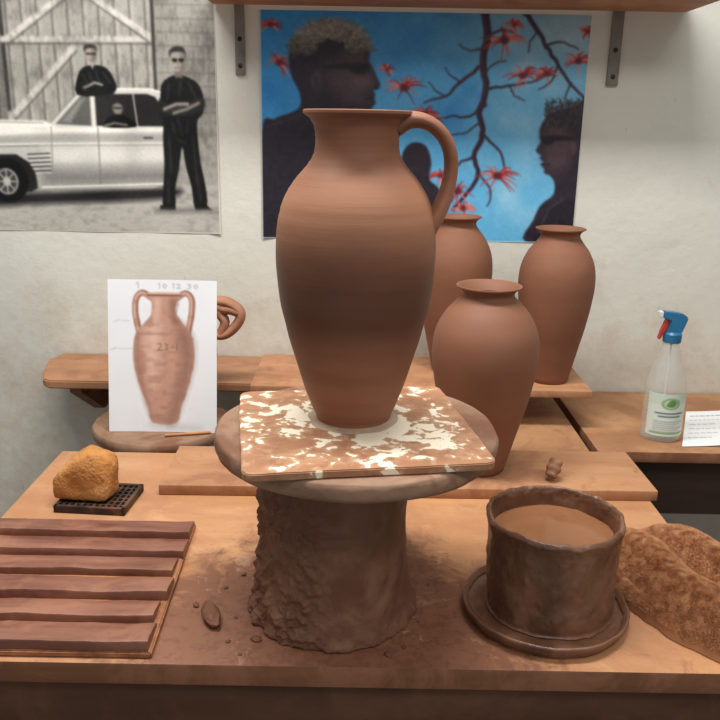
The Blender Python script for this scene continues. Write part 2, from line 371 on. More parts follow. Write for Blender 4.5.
# main work table
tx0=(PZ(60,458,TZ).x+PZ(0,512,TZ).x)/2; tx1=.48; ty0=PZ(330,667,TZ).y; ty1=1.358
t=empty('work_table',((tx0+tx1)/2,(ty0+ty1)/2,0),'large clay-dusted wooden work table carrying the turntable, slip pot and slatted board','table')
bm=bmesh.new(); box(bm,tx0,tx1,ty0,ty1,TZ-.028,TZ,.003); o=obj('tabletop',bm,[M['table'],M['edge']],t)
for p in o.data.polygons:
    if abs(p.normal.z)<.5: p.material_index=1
bm=bmesh.new(); box(bm,tx0+.03,tx1-.03,ty0+.008,ty0+.035,TZ-.13,TZ-.028,.002); obj('apron',bm,M['dark'],t)
bm=bmesh.new(); box(bm,tx0+.03,tx1-.03,ty1-.05,ty1-.03,TZ-.13,TZ-.028,.002); obj('apron',bm,M['dark'],t)
for x in (tx0+.04,tx1-.1):
    for y in (ty0+.036,ty1-.115):
        bm=bmesh.new(); box(bm,x,x+.06,y,y+.06,0,TZ-.028,.003); obj('leg',bm,M['dark'],t)
# middle table behind
t=empty('side_table',(.22,1.55,0),'plain wooden table behind the work table, between the jars and spray bottle bench','table')
bm=bmesh.new(); box(bm,.0,.437,1.376,1.765,TZ-.03,TZ-.001,.003); o=obj('tabletop',bm,[M['table2'],M['edge']],t)
for x in (.02,.37):
    for y in (1.4,1.69):
        bm=bmesh.new(); box(bm,x,x+.045,y,y+.045,0,TZ-.03,.003); obj('leg',bm,M['dark'],t)
# right bench
t=empty('wall_bench',(1.0,1.57,0),'wooden bench against the wall holding the spray bottle and printed sheet','bench')
by0=PZ(640,452,.744).y
bm=bmesh.new(); box(bm,.456,1.6,by0,WALL-.004,.722,.744,.003); o=obj('benchtop',bm,[M['table2'],M['edge']],t)
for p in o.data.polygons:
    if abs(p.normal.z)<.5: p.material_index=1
bm=bmesh.new(); box(bm,.50,1.56,by0+.03,by0+.05,.60,.722,.002); obj('apron',bm,M['shade'],t)  # made tall and dark to stand in for shade below the bench
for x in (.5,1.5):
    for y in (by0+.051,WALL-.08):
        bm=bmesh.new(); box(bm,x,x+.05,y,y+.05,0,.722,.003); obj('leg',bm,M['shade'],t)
# wall shelf on the left, runs behind the jug
SZ=.815; sx0=PZ(43,380,SZ).x; sy0=1.57
t=empty('wall_shelf',(-.2,1.7,SZ),'long low wooden wall shelf with rounded left end behind the paper drawing','shelf')
bm=bmesh.new()
out=[(sx0+.012,sy0),(.30,sy0),(.30,WALL-.003),(sx0-.03,WALL-.003),(sx0-.045,WALL-.06),(sx0-.02,sy0+.05),(sx0-.004,sy0+.012)]
slab(bm,out,SZ-.018,SZ,.003); o=obj('shelf_board',bm,[M['shelf'],M['edge']],t)
for x in (-.60,-.12,.24):
    tb=bmesh.new(); a=[tb.verts.new((xx,y,z)) for xx in (x-.012,x+.012) for y,z in ((sy0+.03,SZ-.018),(WALL-.003,SZ-.018),(WALL-.003,SZ-.12),(WALL-.04,SZ-.12),(sy0+.03,SZ-.035))]
    tb.faces.new(a[:5]); tb.faces.new(a[5:][::-1])
    for k in range(5): tb.faces.new((a[k],a[(k+1)%5],a[5+(k+1)%5],a[5+k]))
    obj('bracket',tb,M['edge'],t)
# board with jars
bx0=PZ(250,385,SZ+.015).x; bx1=PZ(590,388,SZ+.015).x
bm=bmesh.new(); box(bm,bx0,bx1,1.515,1.745,SZ+.0005,SZ+.015,.002)
tag(obj('ware_board',bm,M['board'],origin=((bx0+bx1)/2,1.63,SZ)),'thin reddish wooden board on the wall shelf beneath the two rear jars','board')
# long board on table
bm=bmesh.new(); lb0=PZ(157,486,TZ+.018).x; lb1=PZ(656,489,TZ+.018).x; ly0=PZ(400,488,TZ+.018).y
box(bm,lb0,lb1,ly0,ly0+.165,TZ+.0005,TZ+.018,.002,rot=math.radians(.6))
tag(obj('ware_board',bm,M['board'],origin=((lb0+lb1)/2,ly0+.08,TZ)),'long pale wooden board lying across the back of the work table','board')
# short clay-caked tool stub leaning on that board
p=PZ(556,484,TZ+.018); q0=Vector((p.x-.008,p.y+.010,TZ+.0275)); q1=Vector((p.x+.004,p.y+.022,TZ+.052))
bm=bmesh.new(); sweep(bm,[q0+(q1-q0)*k/10 for k in range(11)],lambda k:.0095+.004*math.sin(k*3.0)+.0012*math.sin(k*17),lambda k:.0085+.003*math.sin(k*3.0)+.0012*math.cos(k*14),seg=20)
for v in bm.verts: v.co+=Vector((noise.noise(v.co*120),noise.noise(v.co*110+Vector((5,0,0))),0))*.0016; v.co.z=max(v.co.z,TZ+.0185)
tag(obj('tool_stub',bm,M['toolc'],origin=q0),'short stubby clay-caked tool end on the long board behind the slip pot','tool')
# top shelf and brackets
us=PY(240,5,WALL-.002).z; ux0=PY(213,3,WALL).x; ux1=PY(686,6,WALL).x
t=empty('upper_shelf',((ux0+ux1)/2,WALL-.1,us),'brown wooden shelf above the posters held by two steel brackets','shelf')
bm=bmesh.new(); box(bm,ux0,ux1,WALL-.2,WALL-.008,us,us+.02,.002); obj('shelf_board',bm,M['board'],t)
for u,w,vb in ((241,.020,75),(611,.024,86)):
    bt=PY(u,vb,WALL); x=bt.x
    bm=bmesh.new(); box(bm,x-w/2,x+w/2,WALL-.0075,WALL-.0005,bt.z,us+.05,.0015)
    br=obj('bracket',bm,M['steel'],t)
    for k in (.018,.07):
        bm=bmesh.new(); lathe(bm,[(0,0),(.005,0),(.0045,.0015),(.002,.0028),(0,.003)],0,0,16)
        bmesh.ops.rotate(bm,verts=bm.verts,cent=(0,0,0),matrix=Matrix.Rotation(math.radians(90),3,'X'))
        bmesh.ops.translate(bm,verts=bm.verts,vec=(x,WALL-.0074,bt.z+k)); obj('screw',bm,M['screw'],br)
# ---------------------------------------------------------------- posters
def rect_poster(name,q,paint,base,nx,ny,label,cat):
    (tl,tr,br_,bl)=q; P=[PY(u,v,WALL-.001) for u,v in q]
    x0=(P[0].x+P[3].x)/2; x1=(P[1].x+P[2].x)/2; zt=(P[0].z+P[1].z)/2; zb=(P[2].z+P[3].z)/2
    def photo(s,t):
        X=(1-t)*((1-s)*tl[0]+s*tr[0])+t*((1-s)*bl[0]+s*br_[0]); Y=(1-t)*((1-s)*tl[1]+s*tr[1])+t*((1-s)*bl[1]+s*br_[1]); return X,Y
    def pos(s,t):
        curl=.004*np.maximum(0,np.abs(s-.5)*2-.9)*10*np.clip(t,0,1)
        return np.stack([x0+s*(x1-x0),WALL-.0005-curl-.001*np.sin(s*9)**2,zt+(zb-zt)*t],1)
    return tag(sheet(name,nx,ny,pos,photo,paint,base,M['poster'],origin=((x0+x1)/2,WALL-.0005,(zt+zb)/2)),label,cat)
def paint_sky(p):
    X,Y=p.X,p.Y
    g=np.clip((X-262)/330,0,1); h=np.clip((Y-10)/230,0,1)
    top=np.array([46,142,212.]); right=np.array([118,178,208.]); low=np.array([104,188,232.])
    p.C=top*(1-g)[:,None]+right*g[:,None]; p.C=p.C*(1-.6*h)[:,None]+low*(.6*h)[:,None]
    n=p.noise(60,1,3)+p.noise(26,.45,4)+p.noise(11,.2,5)
    p.mix(np.clip(n*.7-.12,0,.65),(182,214,230)); p.mix(np.clip(-n*.5-.1,0,.5),(28,110,190))
    p.mix(np.clip((X-420)/160,0,1)*np.clip((70-Y)/60,0,1)*.5,(152,156,158)); p.blur(14)
    dk=(48,30,46); r=random.Random(3)
    def jag(pts,k,sd):
        rr=random.Random(sd); P=catmull(pts,4); return [(a+rr.uniform(-k,k),b+rr.uniform(-k,k)) for a,b in P]
    for i,(pts,w,w2) in enumerate([([(487,12),(489,35),(484,58),(487,85),(480,108),(483,130),(474,152),(478,170),(466,190),(452,208)],8,2.8),
                  ([(527,12),(540,30),(548,44),(560,62),(572,80),(585,94)],5,2),([(484,62),(462,78),(446,92),(425,98)],3.6,1.3),
                  ([(487,85),(510,82),(532,78),(556,70)],2.8,1),([(483,130),(500,148),(506,170)],2.8,1.2),([(474,152),(458,160),(448,178)],2.8,1.1),
                  ([(489,35),(505,28),(520,34)],2.6,1),([(548,44),(562,40),(580,46)],2.4,.8),([(487,100),(470,112),(452,112),(432,116)],2.8,1.1),
                  ([(560,62),(552,78),(540,86)],1.8,.8),([(478,170),(490,188),(486,204)],2.2,.8),([(487,45),(472,48),(460,42)],1.7,.7),([(481,118),(466,128),(452,130)],1.7,.7),([(485,70),(498,60),(508,58)],1.7,.7),([(462,78),(452,72),(446,64)],1.6,.6),([(572,80),(566,92),(570,98)],1.6,.6),([(446,92),(436,86),(430,78)],1.4,.6),([(510,82),(516,92),(526,96)],1.4,.6),([(540,30),(532,40),(530,50)],1.5,.6)]):
        J=jag(pts,.8,i); p.line(J,w,dk,w2=w2,soft=1); p.line([(a-w*.2,b) for a,b in J],w*.3,(98,68,86),w2=.4,alpha=.5,soft=1)
    def flower(cx,cy,R):
        for k in range(24):
            a=r.uniform(math.pi*.95,math.pi*2.05) if r.random()<.68 else r.uniform(0,math.pi); L=R*r.uniform(.6,1.15)
            c=r.choice([(208,66,54),(226,96,80),(172,42,46),(236,132,112),(150,36,44)])
            p.line([(cx,cy),(cx+L*.6*math.cos(a),cy+L*.5*math.sin(a)),(cx+L*math.cos(a)*1.05,cy+L*math.sin(a)*.75+R*.2)],1.9,c,w2=.5,sm=4,alpha=.92)
        p.ell(cx,cy,R*.22,R*.18,(92,32,44),soft=1.5)
    for f in [(405,84,20),(425,110,17),(506,38,22),(524,72,17),(497,172,21),(457,188,19),(280,60,16),(580,58,16),(440,172,12),(548,70,12),(462,206,14),(590,30,10),(272,24,12),(388,66,8),(516,24,9)]: flower(*f)
    # left figure, three-quarter profile to the right, mostly in shadow
    p.poly([(262,240),(262,126),(274,115),(290,109),(300,103),(301,92),(297,82),(292,72),(290,58),(293,44),(306,33),(334,26),(358,30),(368,40),(371,50),(370,57),(373,63),(378,74),(381,81),(379,85),(374,87),(376,91),(374,94),(376,98),(373,103),(368,109),(358,111),(350,113),(346,121),(352,140),(380,160),(392,240)],(44,37,49),sm=4,soft=1.4)
    p.poly([(328,60),(350,53),(366,58),(371,78),(368,84),(366,99),(350,102),(334,90),(328,76)],(78,64,70),sm=4,soft=10,alpha=.8)
    p.poly([(354,73),(367,71),(375,80),(364,86),(354,84)],(106,86,86),sm=4,soft=5,alpha=.55); p.poly([(342,51),(364,50),(368,57),(352,58)],(92,76,78),sm=3,soft=4,alpha=.5)
    p.poly([(346,61),(369,60.5),(371,66),(364,71),(355,70.5),(350,66),(324,65.5),(324,63.5)],(22,20,28),sm=0,soft=1.8,alpha=.9)
    p.ell(317,78,4.5,8,(84,68,72),soft=3); p.ell(317,79,2,5,(48,40,48),soft=1.8)
    p.line([(366,94.5),(375,94)],1.2,(34,26,34),soft=1.1); p.poly([(324,90),(348,102),(366,108),(352,113),(330,110)],(36,30,40),sm=3,soft=7,alpha=.7)
    for k in range(1400):
        a=r.uniform(-3.25,.05); rr=r.uniform(.2,1.0)**.6; x=332+40*math.cos(a)*rr+r.uniform(-2,2); y=49+30*math.sin(a)*rr+r.uniform(-2,2)
        if y>58 and x>308: continue
        if y>50 and x>338: continue
        L=r.uniform(3,8); aa=a+r.uniform(-1.1,1.1); sh=min(1,max(0,(58-y)/26))
        c=r.choice([(132,128,118),(160,154,140),(106,102,96),(178,170,154),(146,140,126),(90,86,84)]); c=tuple(v*(.5+.5*sh) for v in c)
        p.line([(x,y),(x+L*math.cos(aa),y+L*math.sin(aa)*.7)],1.6,c,w2=.5,alpha=.55)
    p.poly([(264,150),(290,130),(330,124),(345,160),(330,240),(262,240)],(34,32,42),sm=3,soft=8,alpha=.7)
    p.line([(268,122),(292,114),(302,110)],1.6,(92,84,98),alpha=.5,soft=2)
    p.poly([(398,240),(400,168),(404,146),(414,138),(426,142),(431,158),(429,176),(440,190),(446,240)],(44,36,46),sm=4,soft=1.2)
    # right figure in profile
    p.poly([(524,242),(532,218),(540,202),(552,192),(554,180),(550,172),(544,169),(544,165),(541,161),(543,158),(540,154),(541,151),(536,146),(541,137),(540,126),(546,114),(560,105),(578,101),(590,104),(590,242)],(46,36,48),sm=4,soft=1.2)
    p.poly([(545,124),(560,120),(574,134),(570,156),(557,168),(547,164),(543,148)],(88,68,72),sm=3,soft=7,alpha=.8)
    p.poly([(540,132),(556,131),(574,133),(574,135.5),(556,136),(552,140),(544,140)],(22,20,28),sm=0,soft=1.5,alpha=.9); p.line([(541,160),(549,160)],1.1,(40,28,36),soft=1)
    p.ell(573,142,3,5.5,(92,72,74),soft=2)
    for k in range(420):
        x=r.uniform(546,590); y=r.uniform(98,122); p.line([(x,y),(x+r.uniform(-4,5),y-r.uniform(1,6))],1.5,r.choice([(40,32,38),(62,52,52),(82,72,68),(34,28,34)]),w2=.5,alpha=.6)
    p.poly([(534,240),(544,212),(560,198),(584,196),(584,240)],(32,28,38),sm=3,soft=4,alpha=.8)
    p.line([(536,232),(548,206),(562,196)],1.4,(100,90,98),alpha=.5,soft=1.5)
    p.blur(3); p.C+=(p.noise(2,4,9)+p.noise(5,3,19))[:,None]
    p.mix(np.clip((262.6-X)/1,0,1)*.8,(214,214,206)); p.mix(np.clip((Y-(236.5+(X-262)*.016))/1,0,1)*.7,(190,214,224))
rect_poster('poster',[(260,10),(594,15),(569,243),(261,238)],paint_sky,(90,150,200),560,380,'colour poster of dark figures and red blossom branches against blue sky','poster')
def paint_car(p):
    X,Y=p.X,p.Y
    p.C[:]=(168,166,162)
    for k in range(-6,16):
        x=k*15.0; p.line([(x,-14),(x,120)],1.3,(100,98,95)); p.line([(x+3,-14),(x+3,120)],3,(190,188,184),alpha=.5)
    p.poly([(-62,-14),(8,-14),(8,120),(-62,120)],(88,86,84),alpha=.5)
    p.line([(10,-14),(10,104)],4,(70,68,66)); p.line([(10,36),(155,36)],6,(204,202,198)); p.line([(10,40),(155,40)],1.3,(90,88,86))
    p.line([(14,36),(84,-14)],6,(210,208,204)); p.line([(16,40),(88,-12)],1.2,(90,88,86)); p.line([(86,-12),(155,34)],6,(208,206,202)); p.line([(88,-8),(152,38)],1.2,(90,88,86))
    p.line([(12,112),(78,44)],6,(204,202,198)); p.line([(15,115),(82,47)],1.2,(90,88,86))
    p.poly([(156,-14),(222,-14),(222,120),(156,120)],(158,156,152),alpha=.8); p.line([(157,-14),(157,120)],3,(66,64,62))
    for y in range(-10,120,13): p.line([(160,y),(220,y+1)],1,(118,116,112))
    p.mix(p.noise(6,.3,2,ax=2.5)+p.noise(15,.25,22)+.08,(88,86,84)); p.blur(2)
    p.poly([(-62,178),(222,182),(222,238),(-62,238)],(186,184,180),soft=2)
    p.mix(np.where(Y>184,np.clip(p.noise(9,.5,31,ay=2.5)+p.noise(4,.3,32,ay=2),0,.6),0),(146,144,140))
    p.poly([(-62,182),(10,190),(160,184),(176,192),(140,198),(20,202),(-62,206)],(46,45,46),sm=3,soft=4)
    # long low angular coupe, nose beyond the left edge
    p.poly([(46,121),(80,87),(86,84),(150,84),(162,87),(176,112),(176,124),(100,126)],(212,211,208),soft=.9)
    p.poly([(55,119),(82,91),(91,89),(91,121)],(104,103,102),soft=.9); p.poly([(96,89),(148,89),(156,92),(168,112),(168,122),(96,121)],(50,49,50),soft=.9)
    p.poly([(60,117),(80,95),(86,93),(70,118)],(176,175,173),soft=2,alpha=.6); p.line([(93.5,87),(93.5,123)],2.2,(224,223,220)); p.line([(134,89),(137,122)],1.6,(176,175,172))
    p.line([(80,87),(86,84),(150,84),(162,87)],1.6,(244,243,240)); p.line([(46,121),(80,87)],1.6,(150,149,147))
    p.poly([(-62,122),(-6,115),(44,116),(58,122),(176,122),(178,148),(174,178),(150,185),(34,186),(30,170),(24,158),(12,150),(-6,150),(-62,160)],(198,197,194),soft=.9)
    p.poly([(-62,122),(-6,115),(44,116),(58,122),(176,122),(177,128),(58,129),(-62,134)],(240,239,236),soft=1.6)
    p.poly([(-62,134),(58,129),(177,129),(177,137),(40,138),(-62,142)],(176,175,173),soft=3)
    p.line([(-62,141),(40,139),(177,138)],1.2,(246,245,242)); p.line([(-62,143),(40,141),(177,140)],.9,(116,115,114))
    p.poly([(40,142),(177,141),(177,158),(40,160)],(222,221,218),soft=6); p.poly([(34,165),(177,163),(172,180),(36,184)],(136,135,134),soft=8)
    p.mix(np.where((Y>122)&(Y<182)&(X<178),np.clip(p.noise(22,.3,41,ay=.6),0,.3),0),(150,149,148))
    p.line([(97,123),(96,182)],1,(122,121,120)); p.line([(50,122),(47,182)],.9,(140,139,138)); p.line([(143,133),(151,133)],1.8,(70,69,69))
    p.line([(36,184),(172,180)],1.8,(232,230,226)); p.line([(-50,119),(0,117),(42,118)],.9,(150,149,147))
    for k in range(5): p.line([(24,150+k*4.4),(46,149+k*4.4)],1.6,(82,81,81)); p.line([(24,151.8+k*4.4),(46,150.8+k*4.4)],.8,(236,235,232))
    p.poly([(-62,150),(-6,150),(12,150),(24,158),(30,170),(31,185),(24,189),(-62,189)],(44,43,44),soft=1.2)
    p.ell(1,177,21,23,(24,24,25)); p.ell(0,178,12,14,(150,149,147)); p.ell(0,178,9.5,11.5,(78,77,77)); p.ell(0,178,4,5,(190,189,187))
    for k in range(8):
        a=k*math.pi/4; p.line([(0+4*math.cos(a),178+5*math.sin(a)),(10*math.cos(a),178+12*math.sin(a))],1.5,(168,167,165))
    skin=(166,160,154); bk=(32,32,33); fold=(70,69,70)
    p.poly([(79,90),(81,71),(87,63),(96,61),(106,62),(113,68),(118,80),(117,86),(110,90)],bk,sm=3)
    p.ell(95,50.5,5.6,8.6,skin,soft=1.2); p.poly([(97,44),(100.5,50),(99,57),(96,58)],(112,107,102),sm=3,soft=2); p.poly([(89,48),(89,43),(93,40.5),(98,41),(101,44),(101,48),(98.5,45),(92,45)],(60,58,57),sm=3,soft=1.1)
    p.line([(91,50),(94,50)],1.7,(44,42,42),soft=.8); p.line([(96,50),(99.5,50)],1.7,(44,42,42),soft=.8); p.line([(93.5,56),(97.5,56)],.8,(110,104,100)); p.line([(86,83),(97,78),(104,80)],2.6,(150,145,140)); p.line([(95,52),(95.5,53.5)],.8,(130,124,118)); p.poly([(93,59),(98,59),(96,65)],(172,168,162),soft=1)
    for a,b in [((86,70),(90,80)),((106,68),(112,78)),((99,66),(101,76)),((92,68),(94,76)),((84,78),(88,86))]: p.line([a,b],1.5,fold,soft=1.2,alpha=.8)
    p.ell(118,103,5,6.8,(142,136,130),soft=1.2); p.poly([(113,100),(113.5,96),(118,94),(122.5,96),(123,100),(118,98)],(52,50,50),sm=3,soft=1.1); p.line([(114.5,103),(121.5,103)],1.5,(44,42,42),soft=.8); p.poly([(103,122),(107,114),(114,110),(122,110),(130,114),(135,122)],(26,25,26),sm=3); p.line([(104,121),(114,118),(126,120)],2.2,(136,130,124),soft=1)
    p.poly([(161,94),(163,80),(170,73),(180,70),(190,73),(199,79),(204,92),(203,108),(197,116),(197,134),(199,158),(203,182),(204,204),(192,206),(189,184),(184,162),(181,142),(177,164),(172,186),(171,206),(159,206),(160,184),(162,160),(162,134),(163,116),(159,106)],bk,sm=3)
    p.poly([(160,94),(170,100),(186,98),(203,92),(204,104),(188,110),(168,111),(159,106)],(50,49,51),sm=3,soft=1); p.line([(165,104),(177,99),(188,99)],3.6,(154,148,142),soft=1); p.line([(174,108),(187,104),(199,98)],3.2,(142,136,130),soft=1); p.line([(167,107),(182,102)],.9,(88,84,82))
    for a,b in [((170,80),(168,94)),((190,78),(196,92)),((178,114),(182,130)),((168,132),(169,168)),((192,132),(195,180)),((165,176),(165,200)),((195,172),(198,198)),((182,76),(180,90)),((172,118),(174,128)),((188,116),(186,128)),((176,134),(184,138))]: p.line([a,b],1.8,fold,alpha=.7,soft=1.4)
    p.ell(180,57,7.2,11,skin,soft=1.3); p.poly([(183,49),(187,56),(186,64),(182,68),(184,58)],(108,103,98),sm=3,soft=2.5); p.poly([(172.5,53),(172,47),(176,43.5),(181,42.5),(186,44),(188,49),(187.5,54),(185.5,48.5),(175,48.5)],(58,56,55),sm=3,soft=1.1)
    p.poly([(174.5,54.5),(179.2,54.5),(179,57.5),(175.5,57.8)],(38,36,36),sm=2,soft=.9); p.poly([(181,54.5),(186,54.5),(185,57.8),(181.5,57.5)],(38,36,36),sm=2,soft=.9); p.line([(177.5,63.5),(183,63.5)],.9,(112,106,101),soft=.9); p.line([(180,58),(180.5,61)],.9,(124,116,110)); p.poly([(176.5,67),(184,67),(184,73),(177,73)],(118,111,106),soft=1.2)
    p.poly([(156,203),(171,203),(172,208),(155,208)],(22,22,22),soft=.9); p.poly([(191,203),(204,203),(209,208),(192,208)],(22,22,22),soft=.9); p.poly([(150,206),(206,206),(216,211),(150,212)],(110,108,106),soft=3,alpha=.7)
    p.blur(3)
    p.C=(p.C-128)*1.1+122
    p.C+=(p.noise(1.6,5,11)+p.noise(30,8,12))[:,None]
    p.mix(np.clip((X-216.3)/1,0,1),(220,218,212)); p.mix(np.clip((Y-(229.5+X*.012))/1,0,1),(208,206,200))
    p.C*=np.array([1.0,.99,.97])
rect_poster('poster',[(-60,-14),(217,-10),(218,234),(-60,229)],paint_car,(180,180,180),460,380,'black and white poster of men in black around a white car','poster')
# ---------------------------------------------------------------- wheel + bat + jug
dcx=PZ(356,437,ZD).x
t=empty('turntable_pedestal',(pcx,.89,TZ),'clay-caked turntable, round wooden disc on a thick drum, standing on the work table','turntable')
def pdisp(a,r,z):
    if r<.05: return 0
    v=Vector((math.cos(a)*2,math.sin(a)*2,z*14)); d=math.cos(a-math.radians(203)); left=max(0,min(1,(d-.30)/.4))
    v2=Vector((math.cos(a)*7.5,math.sin(a)*7.5,z*74)); v3=Vector((math.cos(a)*4,math.sin(a)*4,z*34))
    rough=.0060*left*max(-.1,noise.fractal(v2,.8,2.1,7)+.15)+.0040*left*max(0,noise.noise(v3))
    low=.007*max(0,1-(z-TZ)/.028)**1.5*max(0,.35+noise.fractal(v*2.4,1,2,4))
    smear=.0022*max(0,noise.fractal(Vector((math.cos(a)*3+9,math.sin(a)*3,z*20)),1,2,5))*(1-left)
    return .0014*noise.fractal(v,1.2,2,4)+rough+low+smear
bm=bmesh.new()
prof=catmull([(.100,TZ+.0008),(.1015,TZ+.004),(.0985,TZ+.02),(.0930,TZ+.05),(.0895,TZ+.10),(.0895,TZ+.14),(.0920,TZ+.185),(.0950,ZD-.037)],22)
prof=[(0,TZ+.0008)]+prof+[(0,ZD-.037)]
lathe(bm,prof,pcx,.89,400,pdisp); obj('drum',bm,M['ped'],t,ang=75)
bm=bmesh.new(); lathe(bm,[(0,ZD-.0368),(.112,ZD-.0368),(.115,ZD-.034),(.115,ZD-.026),(.112,ZD-.0235),(0,ZD-.0235)],(pcx+dcx)/2,.895,96); obj('wheel_head',bm,M['metal'],t)
def ddisp(a,r,z): return .0018*noise.fractal(Vector((math.cos(a)*3,math.sin(a)*3,z*40)),1,2,4) if r>.1 else 0
bm=bmesh.new(); lathe(bm,[(0,ZD-.0235),(.160,ZD-.0235)]+catmull([(.1665,ZD-.021),(.1690,ZD-.016),(.1685,ZD-.006),(.1665,ZD-.0015)],4)+[(.163,ZD),(.08,ZD),(0,ZD)],dcx,WY,200,ddisp); obj('wooden_disc',bm,M['disc'],t,ang=60)
# bat
bl=PZ(243,468,.999); brr=PZ(499,463,.999); kl=PZ(247,387,.999); kr=PZ(434,387,.999)
bc=(bl+brr+kl+kr)/4
bm=bmesh.new(); rot=math.atan2((kl.x-bl.x+kr.x-brr.x)/-2,(kl.y-bl.y+kr.y-brr.y)/2)
outl=[]; hx,hy=.133,.130
for (ax_,ay_),(bx_,by_) in [((-hx,-hy),(hx,-hy)),((hx,-hy),(hx,hy)),((hx,hy),(-hx,hy)),((-hx,hy),(-hx,-hy))]:
    for k in range(24):
        q=k/24; x=ax_+(bx_-ax_)*q; y=ay_+(by_-ay_)*q
        n_=noise.noise(Vector((x*25,y*25,3)))*.002; l=math.hypot(x,y)
        cut=.005 if k==0 else 0
        outl.append((x*(1+(n_-cut)/l),y*(1+(n_-cut)/l)))
BT=.0088
slab(bm,outl,0,BT,.0012)
o=obj('throwing_bat',bm,M['bat']); o.location=(bc.x,bc.y,ZD+.0004); o.rotation_euler.z=rot
tag(o,'square brown wooden bat flecked with cream slip under the large jug','bat')
# jug
jx=PZ(353,420,1.0).x; JY=.90; JB=ZD+.0004+BT+.0003
t=empty('jug',(jx,JY,JB),'tall freshly thrown terracotta jug with one handle, centred on the turntable','jug')
jo=catmull([(.039,JB),(.0435,JB+.001),(.0445,JB+.006),(.0515,1.0185),(.0615,1.048),(.0710,1.08),(.0790,1.11),(.0855,1.14),(.0890,1.175),(.0895,1.207),(.0860,1.236),(.0790,1.257),(.0675,1.275),(.0545,1.290),(.0470,1.303),(.0455,1.318),(.0470,1.330),(.0520,1.339),(.0570,1.3425)],5)
ji=catmull([(.0590,1.3445),(.0585,1.3475),(.0535,1.3465),(.0445,1.335),(.0410,1.320),(.0425,1.303),(.050,1.290),(.063,1.273),(.075,1.253),(.082,1.232),(.084,1.205),(.080,1.14),(.066,1.08),(.047,1.025),(.035,1.012)],4)
pr=[(0,JB)]+jo+ji+[(0,1.010)]
bm=bmesh.new(); lathe(bm,pr,jx,JY,160,lambda a,r,z:.0002*math.sin(z*900)+.0004*noise.noise(Vector((math.cos(a)*2,math.sin(a)*2,z*40)))); obj('body',bm,M['jug'],t)
hp=[PY(u,v,JY) for u,v in [(396,126),(410,120),(426,122),(440,132),(449,148),(451,168),(447,190),(439,210),(427,229)]]
hp=catmull([tuple(p) for p in hp],6)
bm=bmesh.new(); sweep(bm,hp,lambda k:.015+.004*abs(k-.5)*2,lambda k:.0078+.004*abs(2*k-1)**3,seg=20); obj('handle',bm,M['jug'],t)
bm=bmesh.new(); lathe(bm,[(.0,JB-.0002),(.054,JB-.0002),(.053,JB+.0006),(.048,JB+.0012),(.0460,JB+.0024),(0,JB+.0024)],jx,JY,96,lambda a,r,z:(.004*noise.noise(Vector((math.cos(a)*2,math.sin(a)*2,1))) if r>.05 else 0)); obj('slip_ring',bm,M['shade_or_damp'],t)
# ---------------------------------------------------------------- jars
def jar(cx,cy,zb,H,rr,rb,base,mat,label):
    p=[(base,.003),(base+(rb-base)*.36,.20*H),(base+(rb-base)*.70,.38*H),(rb*.965,.54*H),(rb,.66*H),(rb*.95,.765*H),(rb*.80,.85*H),(rb*.62,.908*H),(rr*.80,.945*H),(rr*.80,.968*H),(rr*.90,.985*H),(rr,.994*H)]
    o=catmull(p,6); i=catmull([(rr,1.0*H),(rr*.93,.998*H),(rr*.72,.96*H),(rr*.73,.935*H),(rb*.75,.845*H),(rb*.90,.75*H),(rb*.94,.65*H),(rb*.85,.45*H),(base*.85,.05*H)],4)
    pr=[(0,zb),(base-.003,zb)]+[(r,zb+z) for r,z in o]+[(r,zb+z) for r,z in i]+[(0,zb+.05*H)]
    bm=bmesh.new(); lathe(bm,pr,cx,cy,110)
    return tag(obj('jar',bm,mat,origin=(cx,cy,zb)),label,'jar',)
j1=PY(487,285,1.275)
jar(PY(484,370,1.275).x,1.275,TZ+.0185,j1.z-(TZ+.0185),.053,.0875,.044,M['jar'],'terracotta jar standing on the long board directly behind the turntable')
j2=PY(560,228,1.59); jar(PY(553,320,1.59).x,1.59,SZ+.0155,j2.z-(SZ+.0155),.049,.0755,.040,M['jar2'],'handleless terracotta jar at the right end of the rear board, overlapping poster corner')
j3=PY(461,216,1.65); jar(PY(454,290,1.65).x,1.65,SZ+.0155,j3.z-(SZ+.0155),.049,.077,.040,M['jar2'],'handleless terracotta jar half hidden behind the jug handle and front jar')
# ---------------------------------------------------------------- slip pot and saucer
pc=PZ(540,602,TZ); sy=.877
bm=bmesh.new(); lathe(bm,catmull([(0,TZ+.0005),(.085,TZ+.0005),(.096,TZ+.004),(.1015,TZ+.014),(.0995,TZ+.018),(.094,TZ+.013),(.084,TZ+.0085),(0,TZ+.008)],4),pc.x,sy,160,lambda a,r,z:.0018*noise.fractal(Vector((math.cos(a)*3,math.sin(a)*3,5)),1,2,3) if r>.02 else 0)
tag(obj('saucer',bm,M['pot'],origin=(pc.x,sy,TZ)),'round clay-stained saucer under the slip pot','saucer')
pz=TZ+.0095; px=pc.x+.0060; py=.885
t=empty('slip_pot',(px,py,pz),'round rough brown pot filled with liquid slip, right of the turntable','pot')
def potd(a,r,z):
    if r<.02: return 0
    v=Vector((math.cos(a)*2.2,math.sin(a)*2.2,z*26)); s=Vector((math.cos(a)*5+3,math.sin(a)*5,z*40)); dr=Vector((math.cos(a)*6,math.sin(a)*6,z*7))
    return .0026*noise.fractal(v,1.2,2,4)+.0026*max(0,noise.fractal(s,1,2,6))+.0016*max(0,noise.noise(dr))
def potz(a): return .0026*noise.fractal(Vector((math.cos(a)*2.2,math.sin(a)*2.2,9)),1,2,4)
